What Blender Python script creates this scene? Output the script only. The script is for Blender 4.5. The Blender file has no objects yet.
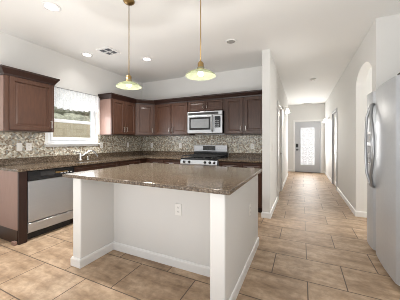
import bpy, bmesh, math, random
from mathutils import Vector, Matrix
random.seed(7)
S = bpy.context.scene
COL = S.collection
PI = math.pi

# ------------------------------------------------------------------ camera, world, lights, exposure
cd = bpy.data.cameras.new('camera'); cam = bpy.data.objects.new('camera', cd); COL.objects.link(cam)
cam.location = (0, 0, 1.25); cam.rotation_euler = (PI/2, 0, 0.43849)
cd.sensor_width = 36.0; cd.lens = 217.562/400*36; cd.shift_y = -(150-141.304)/400; cd.clip_start = 0.05
S.camera = cam

wd = bpy.data.worlds.new('world'); S.world = wd; wd.use_nodes = True
bgn = wd.node_tree.nodes['Background']; bgn.inputs[0].default_value = (0.93, 0.96, 1.0, 1); bgn.inputs[1].default_value = 0.62

def area(name, loc, direction, sx, sy, power, color=(1, 1, 1)):
    l = bpy.data.lights.new(name, 'AREA'); l.shape = 'RECTANGLE'; l.size = sx; l.size_y = sy
    l.energy = power; l.color = color
    o = bpy.data.objects.new(name, l); COL.objects.link(o); o.location = loc
    o.rotation_euler = Vector(direction).to_track_quat('-Z', 'Y').to_euler()
    return o
sl = bpy.data.lights.new('sun', 'SUN'); sl.energy = 2.6; sl.angle = 0.01; sl.color = (1, 0.97, 0.92)
so = bpy.data.objects.new('sun', sl); COL.objects.link(so); so.rotation_euler = Vector((-0.5, 0.05, -0.87)).to_track_quat('-Z', 'Y').to_euler()
# unseen fill added behind the viewpoint; daylight from the kitchen window and the entry glass
area('great_room_fill', (-1.0, -2.2, 1.2), (0, 1, 0.35), 4.6, 2.2, 12, (1.0, 0.98, 0.95))  # added front fill from the open end, no window modelled there
area('ceiling_fill_uplight', (-1.0, -0.6, 0.04), (0, 0.0, 1), 4.4, 1.3, 64, (1.0, 0.99, 0.97))  # unseen uplight added near the floor to brighten the ceiling
area('window_daylight', (-3.60, 2.58, 1.50), (1, 0.25, 0.0), 0.82, 0.5, 7, (0.95, 0.98, 1.0))
area('window_sky_glow', (-3.87, 2.58, 1.75), (1, 0, -0.05), 0.82, 0.7, 2, (0.93, 0.97, 1.0))
area('entry_daylight', (0.19, 9.66, 1.25), (0, -1, 0.08), 0.48, 1.5, 24, (1.0, 0.99, 0.97))
area('passage_fill', (3.05, 3.9, 1.5), (-1, 0, 0.1), 0.8, 1.8, 30, (1.0, 0.98, 0.95))  # unseen fill added to brighten the arch and the closed passage
area('side_room_fill', (-2.15, 8.6, 1.5), (1, 0, 0.1), 1.4, 1.6, 5, (1.0, 0.98, 0.95))  # unseen fill added to brighten the far hall wall

S.view_settings.view_transform = 'Standard'; S.view_settings.look = 'None'
S.view_settings.exposure = 0.66; S.view_settings.gamma = 1.0; S.view_settings.use_curve_mapping = False
S.cycles.use_denoising = True; S.cycles.max_bounces = 10; S.cycles.diffuse_bounces = 6
S.cycles.transparent_max_bounces = 12; S.cycles.caustics_reflective = False; S.cycles.caustics_refractive = False
S.cycles.sample_clamp_indirect = 6; S.cycles.denoising_prefilter = 'ACCURATE'; S.cycles.filter_width = 0.9

# ------------------------------------------------------------------ materials
class NT:
    def __init__(s, name):
        s.m = bpy.data.materials.new(name); s.m.use_nodes = True; s.t = s.m.node_tree
        s.b = s.t.nodes['Principled BSDF']; s.out = s.t.nodes['Material Output']
    def n(s, typ, **kw):
        nd = s.t.nodes.new(typ)
        for k, v in kw.items(): setattr(nd, k, v)
        return nd
    def l(s, a, b): s.t.links.new(a, b)
    def pos(s, scale=(1, 1, 1), loc=(0, 0, 0)):
        g = s.n('ShaderNodeNewGeometry'); mp = s.n('ShaderNodeMapping')
        mp.inputs['Scale'].default_value = scale; mp.inputs['Location'].default_value = loc
        s.l(g.outputs['Position'], mp.inputs['Vector']); return mp.outputs[0]
    def noise(s, vec, scale, detail=3, rough=0.5):
        nd = s.n('ShaderNodeTexNoise'); nd.inputs['Scale'].default_value = scale
        nd.inputs['Detail'].default_value = detail; nd.inputs['Roughness'].default_value = rough
        s.l(vec, nd.inputs['Vector']); return nd.outputs['Fac']
    def ramp(s, fac, stops, interp='LINEAR'):
        r = s.n('ShaderNodeValToRGB'); cr = r.color_ramp; cr.interpolation = interp
        while len(cr.elements) < len(stops): cr.elements.new(0.5)
        for e, (p, c) in zip(cr.elements, stops): e.position = p; e.color = (*c, 1)
        s.l(fac, r.inputs[0]); return r.outputs[0]
    def mix(s, fac, a, b, typ='MIX'):
        m = s.n('ShaderNodeMix', data_type='RGBA', blend_type=typ)
        for sock, v in ((m.inputs[0], fac), (m.inputs[6], a), (m.inputs[7], b)):
            if isinstance(v, (int, float)): sock.default_value = v
            elif isinstance(v, tuple): sock.default_value = (*v, 1)
            else: s.l(v, sock)
        return m.outputs[2]
    def math(s, op, a, b=0.0):
        m = s.n('ShaderNodeMath', operation=op)
        for sock, v in ((m.inputs[0], a), (m.inputs[1], b)):
            if isinstance(v, (int, float)): sock.default_value = v
            else: s.l(v, sock)
        return m.outputs[0]
    def bump(s, h, strength, dist=0.01):
        b = s.n('ShaderNodeBump'); b.inputs['Strength'].default_value = strength; b.inputs['Distance'].default_value = dist
        s.l(h, b.inputs['Height']); s.l(b.outputs[0], s.b.inputs['Normal'])
    def set(s, color=None, rough=None, metal=None, **kw):
        if color is not None:
            if isinstance(color, tuple): s.b.inputs['Base Color'].default_value = (*color, 1)
            else: s.l(color, s.b.inputs['Base Color'])
        if rough is not None: s.b.inputs['Roughness'].default_value = rough
        if metal is not None: s.b.inputs['Metallic'].default_value = metal
        for k, v in kw.items(): s.b.inputs[k.replace('_', ' ')].default_value = v
        return s.m

def plain(name, color, rough=0.5, metal=0.0, var=0.04, scale=30, **kw):
    t = NT(name); p = t.pos(); f = t.noise(p, scale)
    c = t.ramp(f, [(0.3, tuple(x*(1-var) for x in color)), (0.7, tuple(min(1, x*(1+var)) for x in color))])
    return t.set(c, rough, metal, **kw)

def wallmat(name, color):
    t = NT(name); p = t.pos()
    f = t.noise(p, 1.3, 2)
    c = t.ramp(f, [(0.3, tuple(x*0.975 for x in color)), (0.7, color)])
    t.bump(t.noise(p, 45, 4), 0.12, 0.004)
    return t.set(c, 0.75)
M = {}
M['wall'] = wallmat('wall_paint', (0.755, 0.752, 0.735))
M['ceiling'] = wallmat('ceiling_paint', (0.83, 0.83, 0.815))
M['trim'] = plain('trim_paint', (0.82, 0.82, 0.81), 0.4, var=0.01)
M['island_white'] = wallmat('island_paint', (0.735, 0.73, 0.71))
M['plate'] = plain('outlet_plastic', (0.83, 0.82, 0.79), 0.4, var=0.01)
M['slot'] = plain('outlet_slot', (0.25, 0.24, 0.23), 0.5)

def wood(name, c0, c1):
    t = NT(name); p = t.pos((9, 9, 1.1)); f = t.noise(p, 6, 6, 0.6)
    f2 = t.noise(t.pos(), 3.0, 2)
    c = t.ramp(f, [(0.25, c0), (0.75, c1)])
    c = t.mix(t.math('MULTIPLY', f2, 0.35), c, c0)
    t.bump(f, 0.05, 0.002)
    return t.set(c, 0.32, 0, Specular_IOR_Level=0.42)
M['wood'] = wood('cherry_wood', (0.042, 0.019, 0.012), (0.086, 0.041, 0.026))
M['wood_dark'] = wood('cherry_wood_dark', (0.020, 0.009, 0.007), (0.034, 0.015, 0.011))
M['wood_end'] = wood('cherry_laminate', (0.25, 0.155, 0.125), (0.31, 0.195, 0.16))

def granite():
    t = NT('granite'); p = t.pos()
    f = t.noise(p, 58, 5, 0.75)
    c = t.ramp(f, [(0.33, (0.015, 0.011, 0.008)), (0.44, (0.060, 0.043, 0.030)), (0.54, (0.140, 0.105, 0.075)), (0.68, (0.38, 0.32, 0.25))])
    v = t.n('ShaderNodeTexVoronoi'); v.inputs['Scale'].default_value = 90; t.l(p, v.inputs['Vector'])
    k = t.ramp(v.outputs['Distance'], [(0.10, (1, 1, 1)), (0.25, (0, 0, 0))])
    c = t.mix(t.math('MULTIPLY', k, 0.5), c, (0.03, 0.025, 0.022))
    g = t.noise(p, 5, 2)
    c = t.mix(t.math('MULTIPLY', g, 0.25), c, (0.20, 0.14, 0.085))
    return t.set(c, 0.14, 0, Specular_IOR_Level=0.48)
M['granite'] = granite()

def mosaic():
    t = NT('mosaic_tile'); p = t.pos()
    sx = t.n('ShaderNodeSeparateXYZ'); t.l(p, sx.inputs[0])
    u = t.math('ADD', sx.outputs[0], sx.outputs[1]); v = sx.outputs[2]
    a = t.math('MULTIPLY', t.math('ADD', u, v), 29.0); b = t.math('MULTIPLY', t.math('SUBTRACT', u, v), 29.0)
    ca = t.n('ShaderNodeCombineXYZ'); t.l(t.math('FLOOR', a), ca.inputs[0]); t.l(t.math('FLOOR', b), ca.inputs[1])
    w = t.n('ShaderNodeTexWhiteNoise', noise_dimensions='2D'); t.l(ca.outputs[0], w.inputs['Vector'])
    c = t.ramp(w.outputs['Value'], [(0, (0.24, 0.18, 0.12)), (0.2, (0.40, 0.34, 0.25)), (0.42, (0.55, 0.51, 0.41)),
                                   (0.62, (0.44, 0.44, 0.37)), (0.76, (0.74, 0.71, 0.61)), (0.92, (0.27, 0.26, 0.23))], 'CONSTANT')
    fa = t.math('FRACT', a); fb = t.math('FRACT', b)
    g = t.math('MAXIMUM', t.math('LESS_THAN', fa, 0.1), t.math('LESS_THAN', fb, 0.1))
    c = t.mix(g, c, (0.42, 0.39, 0.35))
    return t.set(c, 0.25)
M['mosaic'] = mosaic()

def floor_tile():
    t = NT('floor_tile'); p = t.pos((1, 1, 1), (6.08-0.347, 0.404*20-1.757, 0))
    br = t.n('ShaderNodeTexBrick'); br.offset = 0.5; br.offset_frequency = 2; br.squash = 1.0
    for k, v in (('Scale', 1.0), ('Mortar Size', 0.005), ('Mortar Smooth', 0.2), ('Bias', 0.0), ('Brick Width', 0.608), ('Row Height', 0.404)):
        br.inputs[k].default_value = v
    br.inputs['Color1'].default_value = (0.0, 0, 0, 1); br.inputs['Color2'].default_value = (1, 1, 1, 1); br.inputs['Mortar'].default_value = (0.5, 0.5, 0.5, 1)
    t.l(p, br.inputs['Vector'])
    q = t.pos((1.6, 5.0, 1))
    n1 = t.noise(q, 1.8, 6, 0.62); n2 = t.noise(t.pos(), 14, 5, 0.65)
    c = t.ramp(n1, [(0.30, (0.23, 0.150, 0.090)), (0.46, (0.43, 0.303, 0.198)), (0.68, (0.60, 0.45, 0.315))])
    c = t.mix(t.ramp(n2, [(0.42, (0.05,)*3), (0.66, (0.62,)*3)]), c, (0.24, 0.165, 0.110))
    c = t.mix(0.16, c, br.outputs['Color'], 'SOFT_LIGHT')
    c = t.mix(br.outputs['Fac'], c, (0.11, 0.076, 0.052))
    t.bump(t.math('SUBTRACT', 1.0, br.outputs['Fac']), 0.25, 0.003)
    return t.set(c, 0.50, 0, Specular_IOR_Level=0.3)
M['floor'] = floor_tile()

def brushed(name, col, rough, sc=(2, 2, 120)):
    t = NT(name); p = t.pos(sc); f = t.noise(p, 3, 3)
    c = t.ramp(f, [(0.3, tuple(x*0.95 for x in col)), (0.7, col)])
    return t.set(c, rough, 0.8)
M['steel'] = brushed('stainless_steel', (0.50, 0.515, 0.535), 0.33)
M['steel_fridge'] = plain('silver_appliance_finish', (0.53, 0.55, 0.58), 0.34, 0.5, var=0.02)
M['steel_light'] = plain('satin_silver_plastic', (0.55, 0.56, 0.58), 0.3, 0.5, var=0.02)
M['handle_steel'] = plain('dark_satin_handle_steel', (0.40, 0.41, 0.425), 0.3, 0.75, var=0.02)
M['chrome'] = plain('chrome', (0.85, 0.85, 0.85), 0.12, 1.0, var=0.01)
M['nickel'] = plain('satin_nickel', (0.58, 0.56, 0.53), 0.3, 1.0, var=0.01)
M['brass'] = plain('aged_brass', (0.36, 0.24, 0.10), 0.35, 1.0, var=0.05)
M['black'] = plain('black_enamel', (0.012, 0.012, 0.013), 0.18, var=0.1)
M['black_matte'] = plain('cast_iron', (0.02, 0.02, 0.02), 0.6, var=0.2)
M['gray_side'] = plain('gray_painted_side', (0.38, 0.39, 0.40), 0.5, var=0.02)
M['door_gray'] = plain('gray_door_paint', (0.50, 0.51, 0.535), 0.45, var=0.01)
M['glass_dark'] = plain('smoked_oven_glass', (0.05, 0.05, 0.055), 0.06, var=0.1)
M['mw_glass'] = plain('microwave_window_mesh', (0.22, 0.23, 0.24), 0.12, var=0.04)
M['display'] = plain('display_glass', (0.012, 0.014, 0.016), 0.08)
M['iron'] = plain('leaded_scroll_caming', (0.24, 0.25, 0.28), 0.5)
M['vinyl'] = plain('white_vinyl', (0.80, 0.82, 0.85), 0.4, var=0.01)
M['dark_void'] = plain('duct_interior', (0.03, 0.03, 0.03), 0.8)
M['block'] = plain('tan_block_wall', (0.62, 0.54, 0.41), 0.9, var=0.08, scale=6)
M['hedge'] = plain('hedge_leaves', (0.44, 0.44, 0.36), 0.8, var=0.35, scale=9)
M['ground'] = plain('gravel', (0.42, 0.35, 0.27), 0.9, var=0.2, scale=25)

def emit(name, color, strength):
    t = NT(name); t.set((0.8, 0.8, 0.8), 0.4)
    f = t.noise(t.pos(), 9, 2)
    t.l(t.ramp(f, [(0, tuple(x*0.96 for x in color)), (1, color)]), t.b.inputs['Emission Color']); t.b.inputs['Emission Strength'].default_value = strength
    return t.m
M['lens'] = emit('lamp_lens', (1.0, 0.96, 0.88), 4.0)
M['bulb'] = emit('bulb_glow', (1.0, 0.94, 0.84), 3.0)
M['sconce'] = emit('frosted_sconce_glass', (1.0, 0.95, 0.88), 0.8)
M['doorglass'] = emit('daylit_privacy_glass', (0.97, 0.98, 1.0), 0.58)
M['lens_off'] = plain('unlit_lens', (0.38, 0.37, 0.35), 0.4)

def glass_pane():
    t = NT('window_pane'); tr = t.n('ShaderNodeBsdfTransparent'); gl = t.n('ShaderNodeBsdfGlossy'); gl.inputs['Roughness'].default_value = 0.02
    tr.inputs[0].default_value = (0.86, 0.88, 0.87, 1)
    mx = t.n('ShaderNodeMixShader'); mx.inputs[0].default_value = 0.07
    t.l(tr.outputs[0], mx.inputs[1]); t.l(gl.outputs[0], mx.inputs[2]); t.l(mx.outputs[0], t.out.inputs[0]); return t.m
M['pane'] = glass_pane()

def sheer(name, color, alpha, lace=True):
    t = NT(name); tr = t.n('ShaderNodeBsdfTransparent'); df = t.n('ShaderNodeBsdfDiffuse'); tl = t.n('ShaderNodeBsdfTranslucent')
    df.inputs[0].default_value = (*color, 1); tl.inputs[0].default_value = (*color, 1)
    a = t.n('ShaderNodeMixShader'); a.inputs[0].default_value = 0.45; t.l(df.outputs[0], a.inputs[1]); t.l(tl.outputs[0], a.inputs[2])
    b = t.n('ShaderNodeMixShader'); t.l(tr.outputs[0], b.inputs[1]); t.l(a.outputs[0], b.inputs[2])
    f = t.noise(t.pos(), 60, 4); t.l(t.ramp(f, [(0.35, (alpha-0.12,)*3), (0.6, (alpha+0.04,)*3)]), b.inputs[0])
    t.l(b.outputs[0], t.out.inputs[0]); return t.m
M['lace'] = sheer('white_lace', (0.93, 0.94, 0.97), 0.92)

def shade_glass():
    t = NT('green_shade_glass'); df = t.n('ShaderNodeBsdfDiffuse'); tl = t.n('ShaderNodeBsdfTranslucent'); gl = t.n('ShaderNodeBsdfGlossy'); tr = t.n('ShaderNodeBsdfTransparent')
    f = t.noise(t.pos(), 20, 2); c = t.ramp(f, [(0.3, (0.46, 0.49, 0.34)), (0.7, (0.55, 0.58, 0.43))])
    for x in (df, tl, tr): t.l(c, x.inputs[0])
    gl.inputs['Roughness'].default_value = 0.08
    a = t.n('ShaderNodeMixShader'); a.inputs[0].default_value = 0.5; t.l(df.outputs[0], a.inputs[1]); t.l(tl.outputs[0], a.inputs[2])
    b = t.n('ShaderNodeMixShader'); b.inputs[0].default_value = 0.25; t.l(a.outputs[0], b.inputs[1]); t.l(tr.outputs[0], b.inputs[2])
    d = t.n('ShaderNodeMixShader'); d.inputs[0].default_value = 0.10; t.l(b.outputs[0], d.inputs[1]); t.l(gl.outputs[0], d.inputs[2])
    t.l(d.outputs[0], t.out.inputs[0]); return t.m
M['shade'] = shade_glass()

# ------------------------------------------------------------------ mesh helpers (bmesh in world coordinates; obj() makes it local)
def B(): return bmesh.new()
def box(bm, x0, x1, y0, y1, z0, z1, bev=0.0, seg=1):
    vs = [bm.verts.new((x, y, z)) for x in (x0, x1) for y in (y0, y1) for z in (z0, z1)]
    fs = [(0, 1, 3, 2), (4, 6, 7, 5), (0, 4, 5, 1), (2, 3, 7, 6), (0, 2, 6, 4), (1, 5, 7, 3)]
    nf = [bm.faces.new([vs[i] for i in f]) for f in fs]
    if bev:
        es = list({e for f in nf for e in f.edges})
        bmesh.ops.bevel(bm, geom=es, offset=bev, segments=seg, profile=0.5, affect='EDGES')
    return bm
def prism(bm, pts, z0, z1):
    a = [bm.verts.new((x, y, z0)) for x, y in pts]; b = [bm.verts.new((x, y, z1)) for x, y in pts]
    n = len(pts)
    bm.faces.new(a[::-1]); bm.faces.new(b)
    for i in range(n): bm.faces.new((a[i], a[(i+1) % n], b[(i+1) % n], b[i]))
    return bm
def tube(bm, pts, r, seg=10, cap=True, radii=None):
    pts = [Vector(p) for p in pts]; rings = []
    up = None
    for i, p in enumerate(pts):
        d = (pts[min(i+1, len(pts)-1)] - pts[max(i-1, 0)]).normalized()
        if up is None:
            up = Vector((0, 0, 1)) if abs(d.z) < 0.9 else Vector((1, 0, 0))
        s = d.cross(up).normalized(); up = s.cross(d).normalized()
        rr = radii[i] if radii else r
        rings.append([bm.verts.new(p + rr*(math.cos(2*PI*k/seg)*s + math.sin(2*PI*k/seg)*up)) for k in range(seg)])
    for a, b in zip(rings, rings[1:]):
        for k in range(seg):
            f = bm.faces.new((a[k], a[(k+1) % seg], b[(k+1) % seg], b[k])); f.smooth = True
    if cap: bm.faces.new(rings[0][::-1]); bm.faces.new(rings[-1])
    return bm
def lathe(bm, c, prof, seg=28, axis=(0, 0, 1), smooth=True, caps=False):
    """prof: (radius, height) pairs along axis from point c."""
    ax = Vector(axis).normalized(); s = ax.cross(Vector((0, 1, 0)) if abs(ax.y) < 0.9 else Vector((1, 0, 0))).normalized(); u = ax.cross(s)
    c = Vector(c); rings = []
    for r, h in prof:
        if r < 1e-5: rings.append([bm.verts.new(c + ax*h)])
        else: rings.append([bm.verts.new(c + ax*h + r*(math.cos(2*PI*k/seg)*s + math.sin(2*PI*k/seg)*u)) for k in range(seg)])
    for a, b in zip(rings, rings[1:]):
        for k in range(seg):
            k2 = (k+1) % seg
            if len(a) == 1 and len(b) == 1: continue
            if len(a) == 1: f = bm.faces.new((a[0], b[k2], b[k]))
            elif len(b) == 1: f = bm.faces.new((a[k], a[k2], b[0]))
            else: f = bm.faces.new((a[k], a[k2], b[k2], b[k]))
            f.smooth = smooth
    if caps:
        for rg in (rings[0], rings[-1]):
            if len(rg) > 1: bm.faces.new(rg)
    return bm
def sweep(bm, path, prof, prev=None, nxt=None):
    """prof (out, z) closed polygon swept along plan path; 'out' is to the right of travel."""
    P = [Vector(p) for p in path]; full = ([Vector(prev)] if prev else []) + P + ([Vector(nxt)] if nxt else [])
    off = 1 if prev else 0; rings = []
    for i in range(len(P)):
        j = i + off
        din = (full[j]-full[j-1]).normalized() if j > 0 else None
        dout = (full[j+1]-full[j]).normalized() if j+1 < len(full) else None
        din = din or dout; dout = dout or din
        n1 = Vector((din.y, -din.x)); n2 = Vector((dout.y, -dout.x)); m = (n1+n2).normalized(); k = 1/max(0.3, m.dot(n1))
        rings.append([bm.verts.new((P[i].x+m.x*o*k, P[i].y+m.y*o*k, z)) for o, z in prof])
    n = len(prof)
    for a, b in zip(rings, rings[1:]):
        for k in range(n): bm.faces.new((a[k], a[(k+1) % n], b[(k+1) % n], b[k]))
    bm.faces.new(rings[0][::-1]); bm.faces.new(rings[-1])
    return bm
def panel(bm, O, u, n, w, h, t=0.022, rail=0.055, depth=0.012):
    """a framed door leaf: recessed panel in a bevelled frame. O = lower corner on the back plane."""
    O, u, n = Vector(O), Vector(u).normalized(), Vector(n).normalized(); z = Vector((0, 0, 1))
    def ring(i, d): return [bm.verts.new(O+u*a+z*b+n*d) for a, b in ((i, i), (w-i, i), (w-i, h-i), (i, h-i))]
    rs = [ring(0, 0), ring(0, t-0.003), ring(0.003, t), ring(rail, t), ring(rail+0.006, t-depth), ring(rail+0.02, t-depth), ring(rail+0.035, t-depth+0.003)]
    for a, b in zip(rs, rs[1:]):
        for k in range(4): bm.faces.new((a[k], a[(k+1) % 4], b[(k+1) % 4], b[k]))
    bm.faces.new(rs[-1]); bm.faces.new(rs[0][::-1])
    return bm
def obj(name, bm, mat, parent=None, smooth=False):
    bmesh.ops.recalc_face_normals(bm, faces=bm.faces[:])
    if parent is not None:
        off = Vector((0, 0, 0)); q = parent
        while q is not None: off += q.location; q = q.parent
        bmesh.ops.translate(bm, verts=bm.verts[:], vec=-off)
    me = bpy.data.meshes.new(name); bm.to_mesh(me); bm.free(); me.materials.append(M[mat] if isinstance(mat, str) else mat)
    if smooth:
        for p in me.polygons: p.use_smooth = True
    o = bpy.data.objects.new(name, me); COL.objects.link(o)
    if parent is not None: o.parent = parent
    return o
def thing(name, label, cat, loc=(0, 0, 0), group=None):
    o = bpy.data.objects.new(name, None); COL.objects.link(o); o.location = loc; o.empty_display_size = 0.1
    o['label'] = label; o['category'] = cat
    if group: o['group'] = group
    return o
def tag(o, label, cat, group=None):
    o['label'] = label; o['category'] = cat
    if group: o['group'] = group
    return o
def struct(name, bm, mat):
    o = obj(name, bm, mat); o['kind'] = 'structure'; return o
def sroot(name, loc=(0, 0, 0)):
    o = bpy.data.objects.new(name, None); COL.objects.link(o); o.location = loc; o['kind'] = 'structure'; return o
def light(name, typ, loc, energy, color, parent, size=0.05, spot=None):
    l = bpy.data.lights.new(name, typ); l.energy = energy; l.color = color
    if typ == 'SPOT': l.spot_size = spot; l.spot_blend = 0.8
    l.shadow_soft_size = size
    o = bpy.data.objects.new(name, l); COL.objects.link(o); o.parent = parent; o.location = Vector(loc)-parent.location
    return o

# ------------------------------------------------------------------ structure
XL, YB, C = -3.70, 4.424, 2.743
XPL, XP, YP = -0.592, -0.472, 3.672
XR, YC, YD = 0.813, 3.296, 9.79
BK = -0.9                      # where the built part of the great room ends, behind the viewpoint
XR2 = 1.60

struct('floor', box(B(), XL-0.15, 3.2, BK-0.3, YD+0.15, -0.10, 0), 'floor')
struct('ceiling', box(B(), XL-0.15, 3.2, BK-0.3, YD+0.15, C, C+0.10), 'ceiling')
WY0, WY1, WZ0, WZ1 = 2.13, 3.03, 1.215, 2.13
def wall_x(name, x0, x1, y0, y1, holes, mat='wall', top=C):
    """wall in the Y direction with rectangular holes (ya, yb, za, zb) sorted by ya."""
    bm = B(); y = y0
    for ya, yb, za, zb in holes:
        if ya > y: box(bm, x0, x1, y, ya, 0, top)
        if za > 0: box(bm, x0, x1, ya, yb, 0, za)
        if zb < top: box(bm, x0, x1, ya, yb, zb, top)
        y = yb
    box(bm, x0, x1, y, y1, 0, top)
    return struct(name, bm, mat)
wall_x('wall_left', XL-0.14, XL, BK, YB+0.14, [(WY0, WY1, WZ0, WZ1)])
struct('wall_back', box(B(), XL, XPL, YB, YB+0.14, 0, C), 'wall')
LD0, LD1 = 4.95, 5.80          # side door in the left hall wall
wall_x('wall_hall_left', XPL, XP, YP, 8.55, [(LD0, LD1, 0, 2.05)])
RD0, RD1 = 6.55, 7.42          # side door in the right hall wall
def arch_wall():
    bm = B(); x0, x1 = XR, XR+0.13
    box(bm, x0, x1, 4.39, RD0, 0, C); box(bm, x0, x1, RD0, RD1, 2.05, C); box(bm, x0, x1, RD1, YD, 0, C)
    box(bm, x0, x1, YC, 3.46, 0, C)
    ya, yb, zs, rise = 3.46, 4.39, 2.13, 0.25; n = 24; yc, a = (ya+yb)/2, (yb-ya)/2
    prev = None
    for i in range(n+1):
        y = yc - a*math.cos(PI*i/n); z = zs + rise*math.sin(PI*i/n)
        cur = [bm.verts.new((x, y, zz)) for x in (x0, x1) for zz in (z, C)]
        if prev:
            bm.faces.new((prev[0], cur[0], cur[1], prev[1])); bm.faces.new((prev[2], prev[3], cur[3], cur[2]))
            bm.faces.new((prev[0], prev[2], cur[2], cur[0])); bm.faces.new((prev[1], cur[1], cur[3], prev[3]))
        prev = cur
    return struct('wall_hall_right', bm, 'wall')
arch_wall()
struct('wall_right_return', box(B(), XR+0.13, 3.1, YC, YC+0.13, 0, C), 'wall')
struct('wall_passage', box(B(), XR+0.13, 3.1, 4.39, 4.52, 0, C), 'wall')
struct('wall_passage_end', box(B(), 3.1, 3.2, YC, 4.52, 0, C), 'wall')
struct('wall_right', box(B(), XR2, XR2+0.14, 0.6, YC, 0, C), 'wall')
FD0, FD1 = -0.262, 0.660       # front door slab
bm = B(); box(bm, -2.2, FD0-0.01, YD, YD+0.14, 0, C); box(bm, FD1+0.01, XR+0.13, YD, YD+0.14, 0, C); box(bm, FD0-0.01, FD1+0.01, YD, YD+0.14, 2.045, C)
struct('wall_entry', bm, 'wall')
struct('wall_side_room', box(B(), -2.34, -2.2, 7.0, YD, 0, C), 'wall')
struct('wall_side_room_back', box(B(), -2.2, XPL, 7.0, 7.12, 0, C), 'wall')
bm = B(); box(bm, XR+1.6, XR+1.7, RD0-0.4, RD1+0.4, 0, C); box(bm, XR+0.13, XR+1.6, RD0-0.5, RD0-0.4, 0, C); box(bm, XR+0.13, XR+1.6, RD1+0.4, RD1+0.5, 0, C)
struct('wall_closet', bm, 'wall')

def base(name, path, h=0.092, t=0.013):
    return struct(name, sweep(B(), path, [(0, 0.0), (t, 0.0), (t, h-0.018), (t-0.005, h-0.004), (0, h)]), 'trim')
base('baseboard_hall_left', [(XPL, YB-0.62), (XPL, YP), (XP, YP), (XP, LD0-0.07)])
base('baseboard_hall_left_far', [(XP, LD1+0.07), (XP, 8.55), (XPL, 8.55)])
# right wall runs: travel so that 'right of travel' faces the hall
def base_r(name, path): return base(name, path)
base_r('baseboard_hall_right', [(XR, RD0-0.07), (XR, 4.39), (XR+1.6, 4.39)])
base_r('baseboard_hall_right_far', [(XR, YD), (XR, RD1+0.07)])
base_r('baseboard_entry_left', [(-2.1, YD), (FD0-0.08, YD)])
base_r('baseboard_entry_right', [(FD1+0.08, YD), (XR-0.014, YD)])

# mosaic backsplash
def splash_left():
    bm = B(); x0, x1 = XL, XL+0.008
    box(bm, x0, x1, 0.9, WY0-0.05, 1.012, 1.383); box(bm, x0, x1, WY0-0.05, WY1+0.05, 1.012, WZ0-0.055); box(bm, x0, x1, WY1+0.05, YB-0.009, 1.012, 1.383)
    return struct('trim_1', bm, 'mosaic')
splash_left()
struct('trim_2', box(B(), XL+0.001, XPL-0.001, YB-0.008, YB, 1.012, 1.383), 'mosaic')

# kitchen window
w = sroot('window_1', (XL, (WY0+WY1)/2, WZ0))
bm = B(); f = 0.05; xa, xb = XL-0.10, XL-0.03
box(bm, xa, xb, WY0, WY0+f, WZ0, WZ1, 0.004); box(bm, xa, xb, WY1-f, WY1, WZ0, WZ1, 0.004)
box(bm, xa, xb, WY0+f, WY1-f, WZ1-f, WZ1, 0.004); box(bm, xa, xb, WY0+f, WY1-f, WZ0, WZ0+f, 0.004)
obj('window_frame', bm, 'vinyl', w)
MID = 1.605
bm = B(); xa, xb = XL-0.06, XL-0.02; f2 = 0.042
box(bm, xa, xb, WY0+f, WY1-f, MID-0.03, MID+0.025, 0.004); box(bm, xa, xb, WY0+f, WY1-f, WZ0+f, WZ0+f+0.055, 0.004)
box(bm, xa, xb, WY0+f, WY0+f+f2, WZ0+f+0.055, MID-0.03, 0.004); box(bm, xa, xb, WY1-f-f2, WY1-f, WZ0+f+0.055, MID-0.03, 0.004)
lw = obj('lower_sash', bm, 'vinyl', w)
obj('pane', box(B(), XL-0.045, XL-0.041, WY0+f+f2, WY1-f-f2, WZ0+f+0.055, MID-0.03), 'pane', lw)
bm = B(); box(bm, XL-0.095, XL-0.065, WY0+f, WY1-f, MID-0.02, MID+0.02, 0.003)
us = obj('upper_sash', bm, 'vinyl', w)
obj('pane', box(B(), XL-0.082, XL-0.078, WY0+f, WY1-f, MID+0.02, WZ1-f), 'pane', us)
bm = B(); box(bm, XL-0.03, XL+0.055, WY0-0.06, WY1+0.06, WZ0-0.022, WZ0, 0.006, 2); box(bm, XL, XL+0.018, WY0-0.03, WY1+0.03, WZ0-0.055, WZ0-0.022, 0.003)
obj('window_sill', bm, 'trim', w)

# outside the window
struct('ground', box(B(), -9.5, XL-0.15, -1, 9.6, -0.2, -0.1), 'ground')
def blockwall():
    bm = B(); 
    for k in range(9):
        z0 = -0.1 + k*0.215
        for j in range(22):
            y0 = 0.2 + j*0.42 + (0.21 if k % 2 else 0)
            box(bm, -6.7, -6.5, y0+0.002, y0+0.418, z0+0.002, z0+0.213, 0.006)
    box(bm, -6.69, -6.506, 0.22, 9.5, -0.1, 1.83)
    return bm
o = struct('wall_garden', blockwall(), 'block')
def hedge():
    bm = B()
    for i in range(34):
        y = 0.6 + i*0.26; r = 0.75 + random.uniform(-0.08, 0.1)
        for zc in (0.6, 1.7, 2.75):
            q = bmesh.ops.create_icosphere(bm, subdivisions=2, radius=r, matrix=Matrix.Translation((-7.9+random.uniform(-0.1, 0.1), y, zc+random.uniform(-0.1, 0.1))))
            for v in q['verts']: v.co += Vector((random.uniform(-0.07, 0.07), random.uniform(-0.07, 0.07), random.uniform(-0.07, 0.07)))
    return bm
h = tag(obj('hedge', hedge(), 'hedge'), 'dusky green hedge behind the tan block wall outside the window', 'hedge')

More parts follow.
